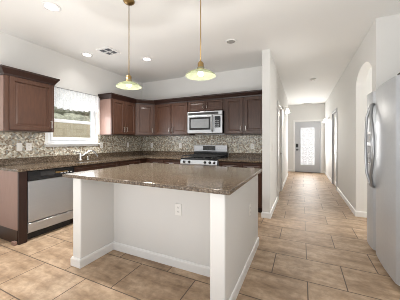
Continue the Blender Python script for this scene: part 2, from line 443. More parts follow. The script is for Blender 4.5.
# doors
def scroll(cx, cz, r0, turns, sgn, flip, y):
    pts = []
    for i in range(26):
        a = i/25*turns*2*PI; r = r0*(1-0.78*i/25)
        pts.append((cx + sgn*r*math.cos(a), y, cz + flip*r*math.sin(a)))
    return pts
d = sroot('door_1', (0.2, YD, 0))
GX0, GX1, GZ0, GZ1 = -0.050, 0.448, 0.30, 1.80
ya, yb = YD+0.005, YD+0.049
bm = B(); box(bm, FD0, GX0, ya, yb, 0.012, 2.035); box(bm, GX1, FD1, ya, yb, 0.012, 2.035); box(bm, GX0, GX1, ya, yb, 0.012, GZ0); box(bm, GX0, GX1, ya, yb, GZ1, 2.035)
obj('slab', bm, 'door_gray', d)
bm = B()
for a in ((GX0-0.025, GX0, GZ0-0.025, GZ1+0.025), (GX1, GX1+0.025, GZ0-0.025, GZ1+0.025), (GX0, GX1, GZ0-0.025, GZ0), (GX0, GX1, GZ1, GZ1+0.025)):
    box(bm, a[0], a[1], YD-0.008, YD+0.0045, a[2], a[3], 0.003)
obj('glass_surround', bm, 'door_gray', d)
obj('glass', box(B(), GX0, GX1, YD+0.015, YD+0.025, GZ0, GZ1), 'doorglass', d)
bm = B(); gx = (GX0+GX1)/2; yy = YD+0.010; hw = (GX1-GX0)/2
for k in range(4):
    zc = GZ0 + (GZ1-GZ0)*(k+0.5)/4; hh = (GZ1-GZ0)/8
    for s in (-1, 1):
        tube(bm, scroll(gx+s*0.115, zc+0.07, 0.095, 1.6, s, 1, yy), 0.012, 5)
        tube(bm, scroll(gx+s*0.115, zc-0.10, 0.085, 1.5, s, -1, yy), 0.012, 5)
        tube(bm, [(gx+s*0.02*math.sin(q/10*2*PI)+s*0.03, yy, zc-hh+2*hh*q/10) for q in range(11)], 0.009, 5)
        tube(bm, [(gx+s*hw*(0.55+0.42*abs(math.cos(q/8*PI))), yy, zc-hh+2*hh*q/8) for q in range(9)], 0.009, 5)
obj('scrollwork', bm, 'iron', d)
bm = B(); cw = 0.065
box(bm, FD0-0.012-cw, FD0-0.012, YD-0.018, YD-0.001, 0, 2.05+cw, 0.004); box(bm, FD1+0.012, FD1+0.012+cw, YD-0.018, YD-0.001, 0, 2.05+cw, 0.004)
box(bm, FD0-0.012, FD1+0.012, YD-0.018, YD-0.001, 2.047, 2.05+cw, 0.004)
obj('casing', bm, 'trim', d)
hx = FD0+0.075
obj('deadbolt', box(B(), hx-0.04, hx+0.04, YD-0.025, YD+0.004, 1.0, 1.15, 0.008, 2), 'black', d)
bm = B(); lathe(bm, (hx, YD+0.004, 0.90), [(0.033, 0), (0.033, 0.01), (0.012, 0.012), (0.012, 0.045)], 16, (0, -1, 0)); tube(bm, [(hx, YD-0.045, 0.90), (hx+0.11, YD-0.045, 0.90)], 0.011)
obj('door_handle', bm, 'black', d)
obj('threshold', box(B(), FD0, FD1, YD-0.06, YD+0.05, 0, 0.011, 0.003), 'wood_dark', d)

def side_door(name, xf, nsign, y0, y1, swing_y, mat_case):
    """a white interior door set in a cased opening of a hall wall; xf = hall face, nsign points into the hall."""
    d = sroot(name, (xf, (y0+y1)/2, 0)); n = nsign; cw = 0.06
    bm = B(); a, b = sorted((xf+n*0.001, xf+n*0.017))
    box(bm, a, b, y0-cw, y0, 0, 2.05+cw, 0.004); box(bm, a, b, y1, y1+cw, 0, 2.05+cw, 0.004); box(bm, a, b, y0, y1, 2.05, 2.05+cw, 0.004)
    obj('casing', bm, mat_case, d)
    bm = B(); a, b = sorted((xf-n*0.119, xf))
    box(bm, a, b, y0, y0+0.018, 0, 2.05); box(bm, a, b, y1-0.018, y1, 0, 2.05); box(bm, a, b, y0+0.018, y1-0.018, 2.032, 2.05)
    obj('jamb', bm, mat_case, d)
    bm = B(); xs = xf-n*0.06; u = (0, 1, 0); nn = (n, 0, 0); W = y1-y0-0.044
    bmv = B(); panel(bm, (xs, y0+0.022, 0.012), u, nn, W, 1.0, 0.035, 0.11, 0.008); panel(bm, (xs, y0+0.022, 1.012), u, nn, W, 1.016, 0.035, 0.11, 0.008); bmv.free()
    obj('slab', bm, 'trim', d)
    hy = swing_y; xx = xs+n*0.035
    bm = B(); lathe(bm, (xx, hy, 0.95), [(0.03, 0), (0.03, 0.008), (0.011, 0.01), (0.011, 0.05)], 16, (n, 0, 0)); tube(bm, [(xx+n*0.05, hy, 0.95), (xx+n*0.05, hy+(0.1 if hy < (y0+y1)/2 else -0.1), 0.95)], 0.010)
    obj('door_handle', bm, 'nickel', d)
    return d
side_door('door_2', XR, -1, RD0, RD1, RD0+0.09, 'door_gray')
side_door('door_3', XP, 1, LD0, LD1, LD1-0.09, 'trim')

# ------------------------------------------------------------------ cabinets
CROWN = [(0.0, 2.092), (0.010, 2.092), (0.014, 2.112), (0.026, 2.130), (0.044, 2.160), (0.052, 2.168), (0.055, 2.192), (0.0, 2.192)]
def pull(bm, p, n, L=0.10, vertical=True, u=(0, 1, 0)):
    p, n = Vector(p), Vector(n).normalized(); ax = Vector((0, 0, 1)) if vertical else Vector(u).normalized()
    a, b = p-ax*L/2, p+ax*L/2
    tube(bm, [a, a+n*0.024, a+n*0.03+ax*0.008, b+n*0.03-ax*0.008, b+n*0.024, b], 0.0055, 8)
    return bm
def cab(name, label, group, O, u, n, W, D, z0, z1, doors, cat='cabinet', mat='wood', crown=None, toe=False, cpoly=None, cmat=None):
    """O: plan point of the face-frame corner; u along the face, n outward. doors: (u0, u1, z0, z1, kind, pull side)."""
    O3 = Vector((O[0], O[1], 0)); u, n = Vector((*u, 0)).normalized(), Vector((*n, 0)).normalized()
    ctr = O3+u*W/2-n*D/2; r = thing(name, label, cat, (ctr.x, ctr.y, 0 if toe else z0), group)
    if cpoly is None:
        q = [O3, O3+u*W, O3+u*W-n*D, O3-n*D]; cpoly = [(v.x, v.y) for v in q]
    zb = z0+0.10 if toe else z0
    obj('carcass', prism(B(), cpoly, zb, z1), cmat or mat, r)
    if toe:
        q = [O3-n*0.07, O3+u*W-n*0.07, O3+u*W-n*D, O3-n*D]
        obj('toe_kick', prism(B(), [(v.x, v.y) for v in q], z0, zb), 'wood_dark', r)
    for a, b, za, zz, kind, ps in doors:
        o = O3+u*a+n*0.001; o.z = za
        rail = 0.055 if zz-za > 0.25 else 0.03
        dobj = obj('door' if kind == 'door' else 'drawer', panel(B(), o, u, n, b-a, zz-za, 0.02, rail), mat, r)
        if ps is not None:
            if kind == 'door':
                px = a+0.028 if ps[0] == 'l' else b-0.028
                pl = 0.10 if zz-za > 0.3 else 0.05
                pz = za+0.045+pl/2 if ps[1] == 'b' else zz-0.045-pl/2
                p = O3+u*px+n*0.0205; p.z = pz
                obj('pull', pull(B(), p, n, pl), 'nickel', dobj)
            else:
                p = O3+u*(a+b)/2+n*0.0205; p.z = (za+zz)/2
                obj('pull', pull(B(), p, n, 0.1, False, u), 'nickel', dobj)
    if crown: obj('crown_molding', sweep(B(), crown[0], CROWN, crown[1], crown[2]), 'wood_dark', r)
    return r
UZ0, UZ1 = 1.385, 2.185
DZ0, DZ1 = 1.40, 2.085
g = 'upper kitchen cabinets'
XU = XL+0.311      # face frame plane of the left uppers (door front 2 cm further)
YU = YB-0.313
cab('upper_cabinet', 'single-door dark cherry wall cabinet left of the window', g, (XU, 1.432), (0, 1), (1, 0), 0.606, XU-XL-0.001, UZ0, UZ1,
    [(0.045, 0.575, DZ0, DZ1, 'door', 'rb')], crown=([(XL+0.001, 2.038), (XU, 2.038), (XU, 1.432), (XL+0.001, 1.432)][::-1], None, None))
DA, DB_ = (XU, 3.812), (-3.088, YU)
dv = Vector((DB_[0]-DA[0], DB_[1]-DA[1])); dl = dv.length; du = (dv.x/dl, dv.y/dl); dn = (du[1], -du[0])
cab('upper_cabinet', 'two-door dark wall cabinet right of the window', g, (XU, 3.131), (0, 1), (1, 0), 0.680, XU-XL-0.001, UZ0, UZ1,
    [(0.03, 0.333, DZ0, DZ1, 'door', 'rb'), (0.343, 0.655, DZ0, DZ1, 'door', 'lb')],
    crown=([(XL+0.001, 3.131), (XU, 3.131), (XU, 3.811)], None, DB_))
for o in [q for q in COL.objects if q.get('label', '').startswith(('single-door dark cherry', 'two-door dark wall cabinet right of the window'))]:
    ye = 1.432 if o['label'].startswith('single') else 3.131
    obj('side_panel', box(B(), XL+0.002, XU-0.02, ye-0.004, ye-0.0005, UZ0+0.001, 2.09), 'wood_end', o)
cab('upper_cabinet', 'diagonal wall cabinet in the kitchen corner', g, DA, du, dn, dl, 0.3, UZ0, UZ1,
    [(0.03, dl-0.03, DZ0, DZ1, 'door', 'rb')], crown=([DA, DB_], (XU, 3.0), (-2.0, YU)),
    cpoly=[DA, DB_, (DB_[0], YB-0.001), (XL+0.001, YB-0.001), (XL+0.001, DA[1])])
cab('upper_cabinet', 'two-door wall cabinet just left of the microwave', g, (-3.087, YU), (1, 0), (0, -1), 0.897, YB-YU-0.001, UZ0, UZ1,
    [(0.03, 0.45, DZ0, DZ1, 'door', 'rb'), (0.475, 0.872, DZ0, DZ1, 'door', 'lb')], crown=([(-3.087, YU), (-2.190, YU)], DA, None))
cab('upper_cabinet', 'short two-door wall cabinet above the microwave', g, (-2.189, YU), (1, 0), (0, -1), 0.793, YB-YU-0.001, 1.864, UZ1,
    [(0.02, 0.38, 1.885, DZ1, 'door', 'rb'), (0.40, 0.765, 1.885, DZ1, 'door', 'lb')], crown=([(-2.189, YU), (-1.396, YU)], None, None))
cab('upper_cabinet', 'two-door wall cabinet right of the microwave beside the partition wall', g, (-1.395, YU), (1, 0), (0, -1), 0.801, YB-YU-0.001, UZ0, UZ1,
    [(0.025, 0.375, DZ0, DZ1, 'door', 'rb'), (0.405, 0.78, DZ0, DZ1, 'door', 'lb')], crown=([(-1.395, YU), (-0.594, YU)], None, None))

CT0, CT1 = 0.884, 0.916
g = 'base kitchen cabinets'
XF = -3.122; YF = YB-0.592
# end panel and filler
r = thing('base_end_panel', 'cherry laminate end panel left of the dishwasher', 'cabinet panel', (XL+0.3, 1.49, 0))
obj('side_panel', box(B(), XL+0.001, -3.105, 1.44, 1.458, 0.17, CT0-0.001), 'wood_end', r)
obj('base_rail', box(B(), XL+0.001, -3.13, 1.446, 1.458, 0.0, 0.17), 'wood_dark', r)
obj('filler_stile', box(B(), -3.105, -3.082, 1.44, 1.534, 0.0, CT0-0.001, 0.002), 'wood_dark', r)
obj('inner_panel', box(B(), XL+0.001, -3.106, 1.516, 1.534, 0.0, CT0-0.001), 'wood_dark', r)
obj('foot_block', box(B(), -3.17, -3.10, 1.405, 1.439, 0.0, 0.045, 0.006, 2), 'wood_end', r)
LZ0, LZ1, LZ2, LZ3 = 0.115, 0.70, 0.715, 0.865
cab('base_cabinet', 'dark sink base cabinet under the window beside the dishwasher', g, (XF, 2.142), (0, 1), (1, 0), 0.905, XF-XL-0.001, 0, 0.66,
    [(0.02, 0.447, LZ0, 0.645, 'door', 'rt'), (0.457, 0.885, LZ0, 0.645, 'door', 'lt')], toe=True, mat='wood')
rr = COL.objects[-1]
cab('base_cabinet', 'dark base cabinet in the corner right of the sink', g, (XF, 3.049), (0, 1), (1, 0), 0.765, XF-XL-0.001, 0, CT0-0.001,
    [(0.02, 0.60, LZ0, LZ1, 'door', 'lt'), (0.02, 0.60, LZ2, LZ3, 'drawer', 'c')], toe=True,
    cpoly=[(XF, 3.049), (XF, YF+0.003), (XF, YB-0.001), (XL+0.001, YB-0.001), (XL+0.001, 3.049)])
cab('base_cabinet', 'dark base cabinet under the worktop left of the range', g, (-3.099, YF), (1, 0), (0, -1), 0.893, YB-YF-0.001, 0, CT0-0.001,
    [(0.06, 0.455, LZ0, LZ1, 'door', 'rt'), (0.465, 0.875, LZ0, LZ1, 'door', 'lt'), (0.06, 0.455, LZ2, LZ3, 'drawer', 'c'), (0.465, 0.875, LZ2, LZ3, 'drawer', 'c')], toe=True)
cab('base_cabinet', 'dark base cabinet between the range and the partition wall', g, (-1.404, YF), (1, 0), (0, -1), 0.794, YB-YF-0.001, 0, CT0-0.001,
    [(0.02, 0.402, LZ0, LZ1, 'door', 'rt'), (0.412, 0.780, LZ0, LZ1, 'door', 'lt'), (0.02, 0.402, LZ2, LZ3, 'drawer', 'c'), (0.412, 0.780, LZ2, LZ3, 'drawer', 'c')], toe=True)
# false drawer front of the sink base (a part of that cabinet)
sb = [o for o in COL.objects if o.get('label', '').startswith('dark sink base')][0]
obj('drawer', panel(B(), (XF+0.001, 2.162, 0.66), (0, 1, 0), (1, 0, 0), 0.865, 0.205, 0.02, 0.03), 'wood', sb)
obj('face_rail', box(B(), XF-0.02, XF, 2.143, 3.046, 0.661, CT0-0.001), 'wood', sb)

# worktops
XC, YCt = -3.056, 3.782
SX0, SX1, SY0, SY1 = -3.50, -3.15, 2.24, 2.94
r = thing('worktop', 'long brown granite worktop along the window wall with the sink', 'countertop', (XL+0.3, 2.9, CT0), 'granite worktops')
bm = B(); e = 0.001
box(bm, XL+e, XC, 1.42, SY0, CT0, CT1); box(bm, XL+e, SX0, SY0, SY1, CT0, CT1); box(bm, SX1, XC, SY0, SY1, CT0, CT1)
box(bm, XL+e, XC, SY1, YB-e, CT0, CT1); box(bm, XC, -2.190, YCt, YB-e, CT0, CT1)
obj('slab', bm, 'granite', r)
g2 = 'granite upstands'
tag(obj('granite_upstand', box(B(), XL+e, XL+0.02, 1.42, YB-e, CT1+e, 1.011, 0.002), 'granite'), 'low granite upstand along the window wall behind the sink', 'upstand', g2)
tag(obj('granite_upstand', box(B(), XL+0.021, -2.190, YB-0.02, YB-e, CT1+e, 1.011, 0.002), 'granite'), 'low granite upstand on the back wall left of the range', 'upstand', g2)
r = thing('worktop', 'short brown granite worktop right of the range', 'countertop', (-1.0, 4.1, CT0), 'granite worktops')
obj('slab', box(B(), -1.404, XPL-e, YCt, YB-e, CT0, CT1, 0.003), 'granite', r)
tag(obj('granite_upstand', box(B(), -1.404, XPL-e, YB-0.02, YB-e, CT1+e, 1.011, 0.002), 'granite'), 'low granite upstand on the back wall right of the range', 'upstand', g2)

# sink
r = thing('sink', 'stainless undermount sink below the window', 'sink', ((SX0+SX1)/2, (SY0+SY1)/2, 0.69))
bm = B(); t = 0.004; zb = 0.69
box(bm, SX0-t, SX0, SY0-t, SY1+t, zb, CT0-0.001); box(bm, SX1, SX1+t, SY0-t, SY1+t, zb, CT0-0.001)
box(bm, SX0, SX1, SY0-t, SY0, zb, CT0-0.001); box(bm, SX0, SX1, SY1, SY1+t, zb, CT0-0.001); box(bm, SX0, SX1, SY0, SY1, zb, zb+t)
obj('basin', bm, 'steel', r)
obj('drain', lathe(B(), ((SX0+SX1)/2, (SY0+SY1)/2, zb+t), [(0, 0.004), (0.03, 0.003), (0.045, 0.004), (0.045, 0)], 20), 'chrome', r)
# faucet
fx, fy = -3.565, 2.60
r = thing('faucet', 'chrome arched faucet on the granite worktop below the window', 'faucet', (fx, fy, CT1))
obj('body', lathe(B(), (fx, fy, CT1), [(0.034, 0), (0.034, 0.008), (0.024, 0.016), (0.024, 0.10), (0.026, 0.115), (0.0, 0.118)], 20), 'chrome', r)
pts = [(fx, fy+0.012, 0.985)]
for i in range(1, 17):
    a = i/16; pts.append((fx+0.06*a, fy+0.012+0.30*a, 0.985+0.11*math.sin(PI*min(1, a*0.98)**1.35)-0.03*a))
obj('spout', tube(B(), pts, 0.015, 12), 'chrome', r)
bm = B(); tube(bm, [(fx, fy, 1.03), (fx-0.01, fy-0.03, 1.055), (fx-0.01, fy-0.075, 1.065)], 0.010, 10)
obj('lever', bm, 'chrome', r)
r = thing('soap_dispenser', 'small chrome soap dispenser under the faucet spout', 'soap dispenser', (fx, 2.745, CT1))
obj('base', lathe(B(), (fx, 2.745, CT1), [(0.024, 0), (0.024, 0.006), (0.015, 0.012), (0.013, 0.06), (0.0, 0.062)], 16), 'chrome', r)
obj('spout', tube(B(), [(fx, 2.745, 0.97), (fx, 2.745, 0.99), (fx+0.02, 2.745, 1.0), (fx+0.06, 2.745, 0.995)], 0.008, 10), 'chrome', r)

# ------------------------------------------------------------------ island
IX0, IX1, IY0, IY1 = -2.10, -0.485, 1.445, 2.70
RY = 1.862
r = thing('kitchen_island', 'white kitchen island with knee space and brown cabinets on its far side', 'kitchen island', (-1.3, 2.1, 0))
ITOP = CT0-0.001
bm = B(); prism(bm, [(IX0, IY0), (IX0+0.118, IY0), (IX0+0.118, RY), (IX1-0.118, RY), (IX1-0.118, IY0), (IX1, IY0), (IX1, IY1), (IX1-0.02, IY1), (IX1-0.02, RY+0.1), (IX0+0.02, RY+0.1), (IX0+0.02, IY1), (IX0, IY1)], 0, ITOP)
bmesh.ops.bevel(bm, geom=[e_ for e_ in bm.edges if abs((e_.verts[0].co-e_.verts[1].co).z) > 0.5 and e_.verts[0].co.y < 1.5], offset=0.012, segments=3, profile=0.5, affect='EDGES')
obj('pony_wall', bm, 'island_white', r)
bm = B()
BBP = [(0, 0.0), (0.013, 0.0), (0.013, 0.070), (0.008, 0.084), (0, 0.088)]
sweep(bm, [(IX0, IY1), (IX0, IY0), (IX0+0.118, IY0), (IX0+0.118, RY), (IX1-0.118, RY), (IX1-0.118, IY0), (IX1, IY0), (IX1, IY1)], BBP)
bb = obj('baseboard', bm, 'trim', r)
obj('cabinet_box', box(B(), IX0+0.022, IX1-0.022, RY+0.102, IY1-0.024, 0.1, ITOP), 'wood', r)
obj('toe_kick', box(B(), IX0+0.022, IX1-0.022, RY+0.102, IY1-0.09, 0, 0.099), 'wood_dark', r)
for k in range(3):
    x0 = IX0+0.04+k*0.52
    dd = obj('door', panel(B(), (x0+0.50, IY1-0.023, 0.12), (-1, 0, 0), (0, 1, 0), 0.50, 0.57), 'wood', r)
    obj('pull', pull(B(), (x0+0.04, IY1-0.0025, 0.60), (0, 1, 0)), 'nickel', dd)
    dd = obj('drawer', panel(B(), (x0+0.50, IY1-0.023, 0.71), (-1, 0, 0), (0, 1, 0), 0.50, 0.15, 0.02, 0.03), 'wood', r)
    obj('pull', pull(B(), (x0+0.25, IY1-0.0025, 0.785), (0, 1, 0), 0.1, False, (1, 0, 0)), 'nickel', dd)
it = tag(obj('island_worktop', box(B(), -2.215, -0.440, 1.412, 2.735, CT0, CT1, 0.006, 2), 'granite'), 'speckled brown granite slab on top of the white island', 'countertop')

# ------------------------------------------------------------------ appliances
# dishwasher
r = thing('dishwasher', 'stainless dishwasher with a black control strip under the left worktop', 'dishwasher', (-3.4, 1.84, 0))
y0, y1 = 1.538, 2.138; xf = -3.08
obj('tub', box(B(), XL+0.02, xf-0.04, y0, y1, 0.09, 0.878), 'gray_side', r)
bm = B(); box(bm, xf-0.039, xf, y0+0.003, y1-0.003, 0.235, 0.748, 0.006, 2)
obj('door', bm, 'steel', r)
cp = obj('control_panel', box(B(), xf-0.039, xf+0.006, y0+0.003, y1-0.003, 0.752, 0.876, 0.006, 2), 'black', r)
obj('handle_recess', box(B(), xf+0.0062, xf+0.010, y0+0.14, y1-0.28, 0.80, 0.855, 0.002), 'black_matte', cp)
obj('painted_glint', box(B(), xf+0.0062, xf+0.008, y0+0.33, y0+0.50, 0.812, 0.832), 'brass', cp)  # brass strip standing in for a warm glint of light on the panel
for k in range(4):
    obj('button', box(B(), xf+0.0062, xf+0.009, y1-0.20+k*0.045, y1-0.17+k*0.045, 0.80, 0.815), 'steel_light', cp)
obj('lower_panel', box(B(), xf-0.039, xf-0.004, y0+0.003, y1-0.003, 0.105, 0.222, 0.004), 'steel', r)
obj('kick_plate', box(B(), xf-0.10, xf-0.085, y0+0.003, y1-0.003, 0, 0.089), 'black_matte', r)
# range
r = thing('range', 'stainless gas range with black cooktop between the base cabinets', 'stove', (-1.815, 4.08, 0))
x0, x1 = -2.186, -1.408; yf = 3.79
obj('body', box(B(), x0, x1, yf+0.001, YB-0.03, 0.03, 0.892), 'gray_side', r)
bm = B(); prof = [(yf-0.045, 0.80), (yf-0.05, 0.815), (yf-0.034, 0.890), (yf+0.0, 0.890), (yf+0.0, 0.80)]
a = [bm.verts.new((x0, y, z)) for y, z in prof]; b = [bm.verts.new((x1, y, z)) for y, z in prof]
bm.faces.new(a); bm.faces.new(b[::-1])
for k in range(5): bm.faces.new((a[k], b[k], b[(k+1) % 5], a[(k+1) % 5]))
cp = obj('control_panel', bm, 'steel', r)
for x in (x0+0.085, x0+0.195, x0+0.53, x0+0.63, x1-0.06):
    obj('knob', lathe(B(), (x, yf-0.041, 0.850), [(0.026, 0), (0.026, 0.008), (0.020, 0.012), (0.018, 0.03), (0, 0.032)], 18, (0, -1, 0.22)), 'black', r)
obj('cooktop', box(B(), x0, x1, yf-0.034, YB-0.092, 0.893, 0.920, 0.004), 'black', r)
for k in range(3):
    gx0 = x0+0.02+k*0.245; gx1 = gx0+0.235; bm = B(); ya, yb = yf-0.01, YB-0.13; zz = 0.955
    for x in (gx0, (gx0+gx1)/2, gx1): box(bm, x-0.006, x+0.006, ya, yb, zz, zz+0.014)
    for y in (ya, ya+(yb-ya)*0.27, (ya+yb)/2, ya+(yb-ya)*0.73, yb): box(bm, gx0-0.006, gx1+0.006, y-0.006, y+0.006, zz, zz+0.014)
    for x in (gx0, gx1):
        for y in (ya, yb): box(bm, x-0.006, x+0.006, y-0.006, y+0.006, 0.9205, zz)
    obj('grate', bm, 'black_matte', r)
for x in (x0+0.14, x1-0.14):
    for y in (yf+0.13, YB-0.23):
        obj('burner', lathe(B(), (x, y, 0.9205), [(0.05, 0), (0.05, 0.008), (0.035, 0.010), (0.035, 0.018), (0, 0.02)], 18), 'black_matte', r)
bg = obj('backguard', box(B(), x0, x1, YB-0.095, YB-0.03, 1.005, 1.175, 0.02, 3), 'steel', r)
obj('backguard_base', box(B(), x0+0.004, x1-0.004, YB-0.091, YB-0.03, 0.893, 1.004), 'black', r)
obj('vent_strip', box(B(), x0+0.01, x1-0.01, YB-0.099, YB-0.0955, 1.022, 1.034), 'black_matte', bg)
obj('display', box(B(), x0+0.23, x1-0.26, YB-0.099, YB-0.0955, 1.055, 1.15, 0.001), 'display', bg)
for k in range(4):
    obj('button', box(B(), x1-0.20+k*0.04, x1-0.175+k*0.04, YB-0.098, YB-0.0955, 1.09, 1.11), 'steel_light', bg)
od = obj('oven_door', box(B(), x0+0.004, x1-0.004, yf-0.045, yf-0.001, 0.24, 0.785, 0.006, 2), 'steel', r)
obj('oven_window', box(B(), x0+0.12, x1-0.12, yf-0.048, yf-0.0455, 0.36, 0.64, 0.001), 'glass_dark', od)
obj('handle', tube(B(), [(x0+0.06, yf-0.046, 0.735), (x0+0.06, yf-0.09, 0.735), (x1-0.06, yf-0.09, 0.735), (x1-0.06, yf-0.046, 0.735)], 0.012), 'steel', od)
obj('drawer', box(B(), x0+0.004, x1-0.004, yf-0.035, yf-0.001, 0.07, 0.225, 0.005), 'steel', r)
for x in (x0+0.05, x1-0.05):
    for y in (yf+0.05, YB-0.08): obj('foot', lathe(B(), (x, y, 0), [(0.018, 0), (0.018, 0.03)], 12, caps=True), 'black_matte', r)
# microwave
r = thing('microwave', 'stainless over-the-range microwave hung under the short cabinet', 'microwave', (-1.815, 4.2, 1.42))
x0, x1, z0, z1, yf = -2.180, -1.408, 1.408, 1.858, 4.02
obj('body', box(B(), x0, x1, yf+0.041, YB-0.009, z0, z1), 'black', r)
bm = B(); box(bm, x0, x1, yf, yf+0.04, z0+0.005, z1-0.082, 0.008, 2)
fr = obj('front', bm, 'steel', r)
vg = obj('vent_grille', box(B(), x0, x1, yf+0.002, yf+0.04, z1-0.079, z1-0.002, 0.006, 2), 'steel', r)
obj('slot', box(B(), x0+0.025, x1-0.08, yf-0.001, yf+0.0018, z1-0.066, z1-0.022), 'black_matte', vg)
dr = obj('door_window_frame', box(B(), x0+0.05, x0+0.525, yf-0.004, yf-0.0005, z0+0.075, z1-0.115, 0.001), 'black', r)
obj('window', box(B(), x0+0.085, x0+0.49, yf-0.006, yf-0.0045, z0+0.115, z1-0.155), 'mw_glass', dr)
obj('handle', tube(B(), [(x0+0.565, yf, z1-0.10), (x0+0.565, yf-0.04, z1-0.13), (x0+0.565, yf-0.05, (z0+z1)/2-0.03), (x0+0.565, yf-0.04, z0+0.07), (x0+0.565, yf, z0+0.04)], 0.016, 12), 'gray_side', r)
kp = obj('keypad', box(B(), x0+0.615, x1-0.035, yf-0.004, yf-0.0005, z0+0.115, z1-0.11, 0.001), 'black', r)
obj('screen', box(B(), x0+0.625, x1-0.045, yf-0.0055, yf-0.0045, z1-0.16, z1-0.125), 'display', kp)
for i in range(4):
    for j in range(3):
        xx = x0+0.628+j*0.030
        obj('key', box(B(), xx, xx+0.022, yf-0.0055, yf-0.0045, z0+0.13+i*0.036, z0+0.152+i*0.036), 'mw_glass', kp)
obj('underside_lamp', box(B(), x0+0.12, x0+0.25, yf+0.10, yf+0.2, z0-0.004, z0-0.0005), 'black_matte', r)

# refrigerator
r = thing('refrigerator', 'silver side-by-side refrigerator with bowed handles at the right', 'refrigerator', (1.1, 2.77, 0))
FX, y0, y1, ys = 0.70, 2.30, 3.272, 2.955
obj('body', box(B(), FX+0.085, 1.50, y0+0.006, y1-0.006, 0.045, 1.775, 0.004), 'gray_side', r)
obj('gasket', box(B(), FX+0.0805, FX+0.0848, y0+0.01, y1-0.01, 0.06, 1.77), 'black_matte', r)
def curved_door(ya, yb, za, zb):
    bm = B(); n = 12; pts = []
    for i in range(n+1):
        s = i/n; y = ya+(yb-ya)*s
        e_ = min(s, 1-s)*(yb-ya); rr = 0.028
        edge = 0.0 if e_ > rr else (rr-math.sqrt(max(0, rr*rr-(rr-e_)**2)))
        pts.append((FX+0.016-0.016*math.sin(PI*s)+edge*0.9, y))
    pts += [(FX+0.08, yb), (FX+0.08, ya)]
    prism(bm, pts, za, zb); return bm
fd = obj('refrigerator_door', curved_door(y0, ys-0.004, 0.055, 1.80), 'steel_fridge', r)
zd = obj('freezer_door', curved_door(ys+0.004, y1, 0.055, 1.80), 'steel_fridge', r)
def bow(sg, yb_):
    pts = []; 
    for i in range(21):
        s = i/20; a = math.sin(PI*s)
        pts.append((FX-0.010-0.030*min(1, 2.2*a), yb_+sg*(0.010+(0.17 if sg < 0 else 0.085)*a), 0.76+0.89*s))
    bm = B(); tube(bm, [(FX+0.012, pts[0][1], pts[0][2]-0.005)]+pts+[(FX+0.012, pts[-1][1], pts[-1][2]+0.005)], 0.014, 12); return bm
obj('handle', bow(-1, ys-0.01), 'handle_steel', fd)
obj('handle', bow(1, ys+0.01), 'handle_steel', zd)
dp = obj('dispenser', box(B(), FX-0.003, FX+0.012, ys+0.065, y1-0.06, 0.98, 1.36, 0.004), 'steel_light', zd)
obj('recess', box(B(), FX-0.006, FX-0.0035, ys+0.085, y1-0.08, 1.0, 1.20, 0.001), 'black', dp)
obj('control_pad', box(B(), FX-0.006, FX-0.0035, ys+0.085, y1-0.08, 1.24, 1.33, 0.001), 'black', dp)
obj('kick_grille', box(B(), FX+0.06, FX+0.08, y0+0.02, y1-0.02, 0.0, 0.05), 'black_matte', r)
for y in (y0+0.05, y1-0.05): obj('hinge_cover', box(B(), FX+0.03, FX+0.15, y-0.03, y+0.03, 1.8005, 1.822, 0.005), 'black', r)
for y in (y0+0.08, y1-0.08): obj('foot', box(B(), 1.38, 1.44, y-0.03, y+0.03, 0, 0.0445), 'black_matte', r)

# ------------------------------------------------------------------ lamps and ceiling fittings
def pendant(x, y, zr, label):
    r = thing('pendant_lamp', label, 'pendant lamp', (x, y, zr), 'pendant lamps over the island')
    obj('canopy', lathe(B(), (x, y, C), [(0, -0.001), (0.058, -0.001), (0.058, -0.012), (0.045, -0.024), (0.014, -0.030), (0.0, -0.030)], 24), 'brass', r)
    obj('rod', tube(B(), [(x, y, C-0.030), (x, y, zr+0.115)], 0.0045, 8), 'brass', r)
    obj('socket', lathe(B(), (x, y, zr), [(0.0, 0.118), (0.012, 0.115), (0.026, 0.098), (0.028, 0.055), (0.036, 0.046), (0.036, 0.038)], 20), 'brass', r)
    obj('shade', lathe(B(), (x, y, zr), [(0.032, 0.060), (0.034, 0.042), (0.060, 0.034), (0.100, 0.016), (0.128, -0.006), (0.133, -0.014), (0.130, -0.016), (0.124, -0.009), (0.098, 0.010), (0.060, 0.027), (0.034, 0.035)], 36), 'shade', r)
    obj('bulb', lathe(B(), (x, y, zr), [(0.014, 0.034), (0.024, 0.018), (0.027, 0.006), (0.022, -0.008), (0.010, -0.015), (0, -0.016)], 18), 'bulb', r)
    light('pendant_light', 'POINT', (x, y, zr-0.30), 10, (1, 0.97, 0.92), r, 0.03)
pendant(-1.667, 1.775, 1.842, 'green glass pendant lamp hanging over the left of the island')
pendant(-0.80, 1.72, 1.832, 'green glass pendant lamp hanging over the right of the island')

def can(x, y, label, on=True, power=110):
    r = thing('recessed_light', label, 'ceiling light', (x, y, C-0.012), 'recessed ceiling lights')
    obj('trim_ring', lathe(B(), (x, y, C), [(0.062, -0.001), (0.092, -0.001), (0.090, -0.008), (0.070, -0.012), (0.062, -0.006), (0.062, -0.001)], 30), 'trim', r)
    if on:
        obj('lens', lathe(B(), (x, y, C), [(0.0615, -0.002), (0.060, -0.007), (0.0, -0.009)], 26), 'lens', r)
        light('recessed_lamp', 'SPOT', (x, y, C-0.03), power, (1, 0.97, 0.93), r, 0.06, 2.4)
    else:
        obj('eyeball', lathe(B(), (x, y, C), [(0.0615, -0.002), (0.052, -0.010), (0.040, -0.006), (0.0, -0.005)], 26), 'lens_off', r)
can(-2.512, 1.483, 'lit recessed light in the ceiling nearest the single-door cabinet')
can(-3.348, 2.563, 'lit recessed light in the ceiling close above the window', True, 5)
can(-2.546, 3.165, 'lit recessed light in the ceiling near the kitchen corner')
can(-0.962, 3.144, 'unlit recessed light in the ceiling near the partition wall', False)

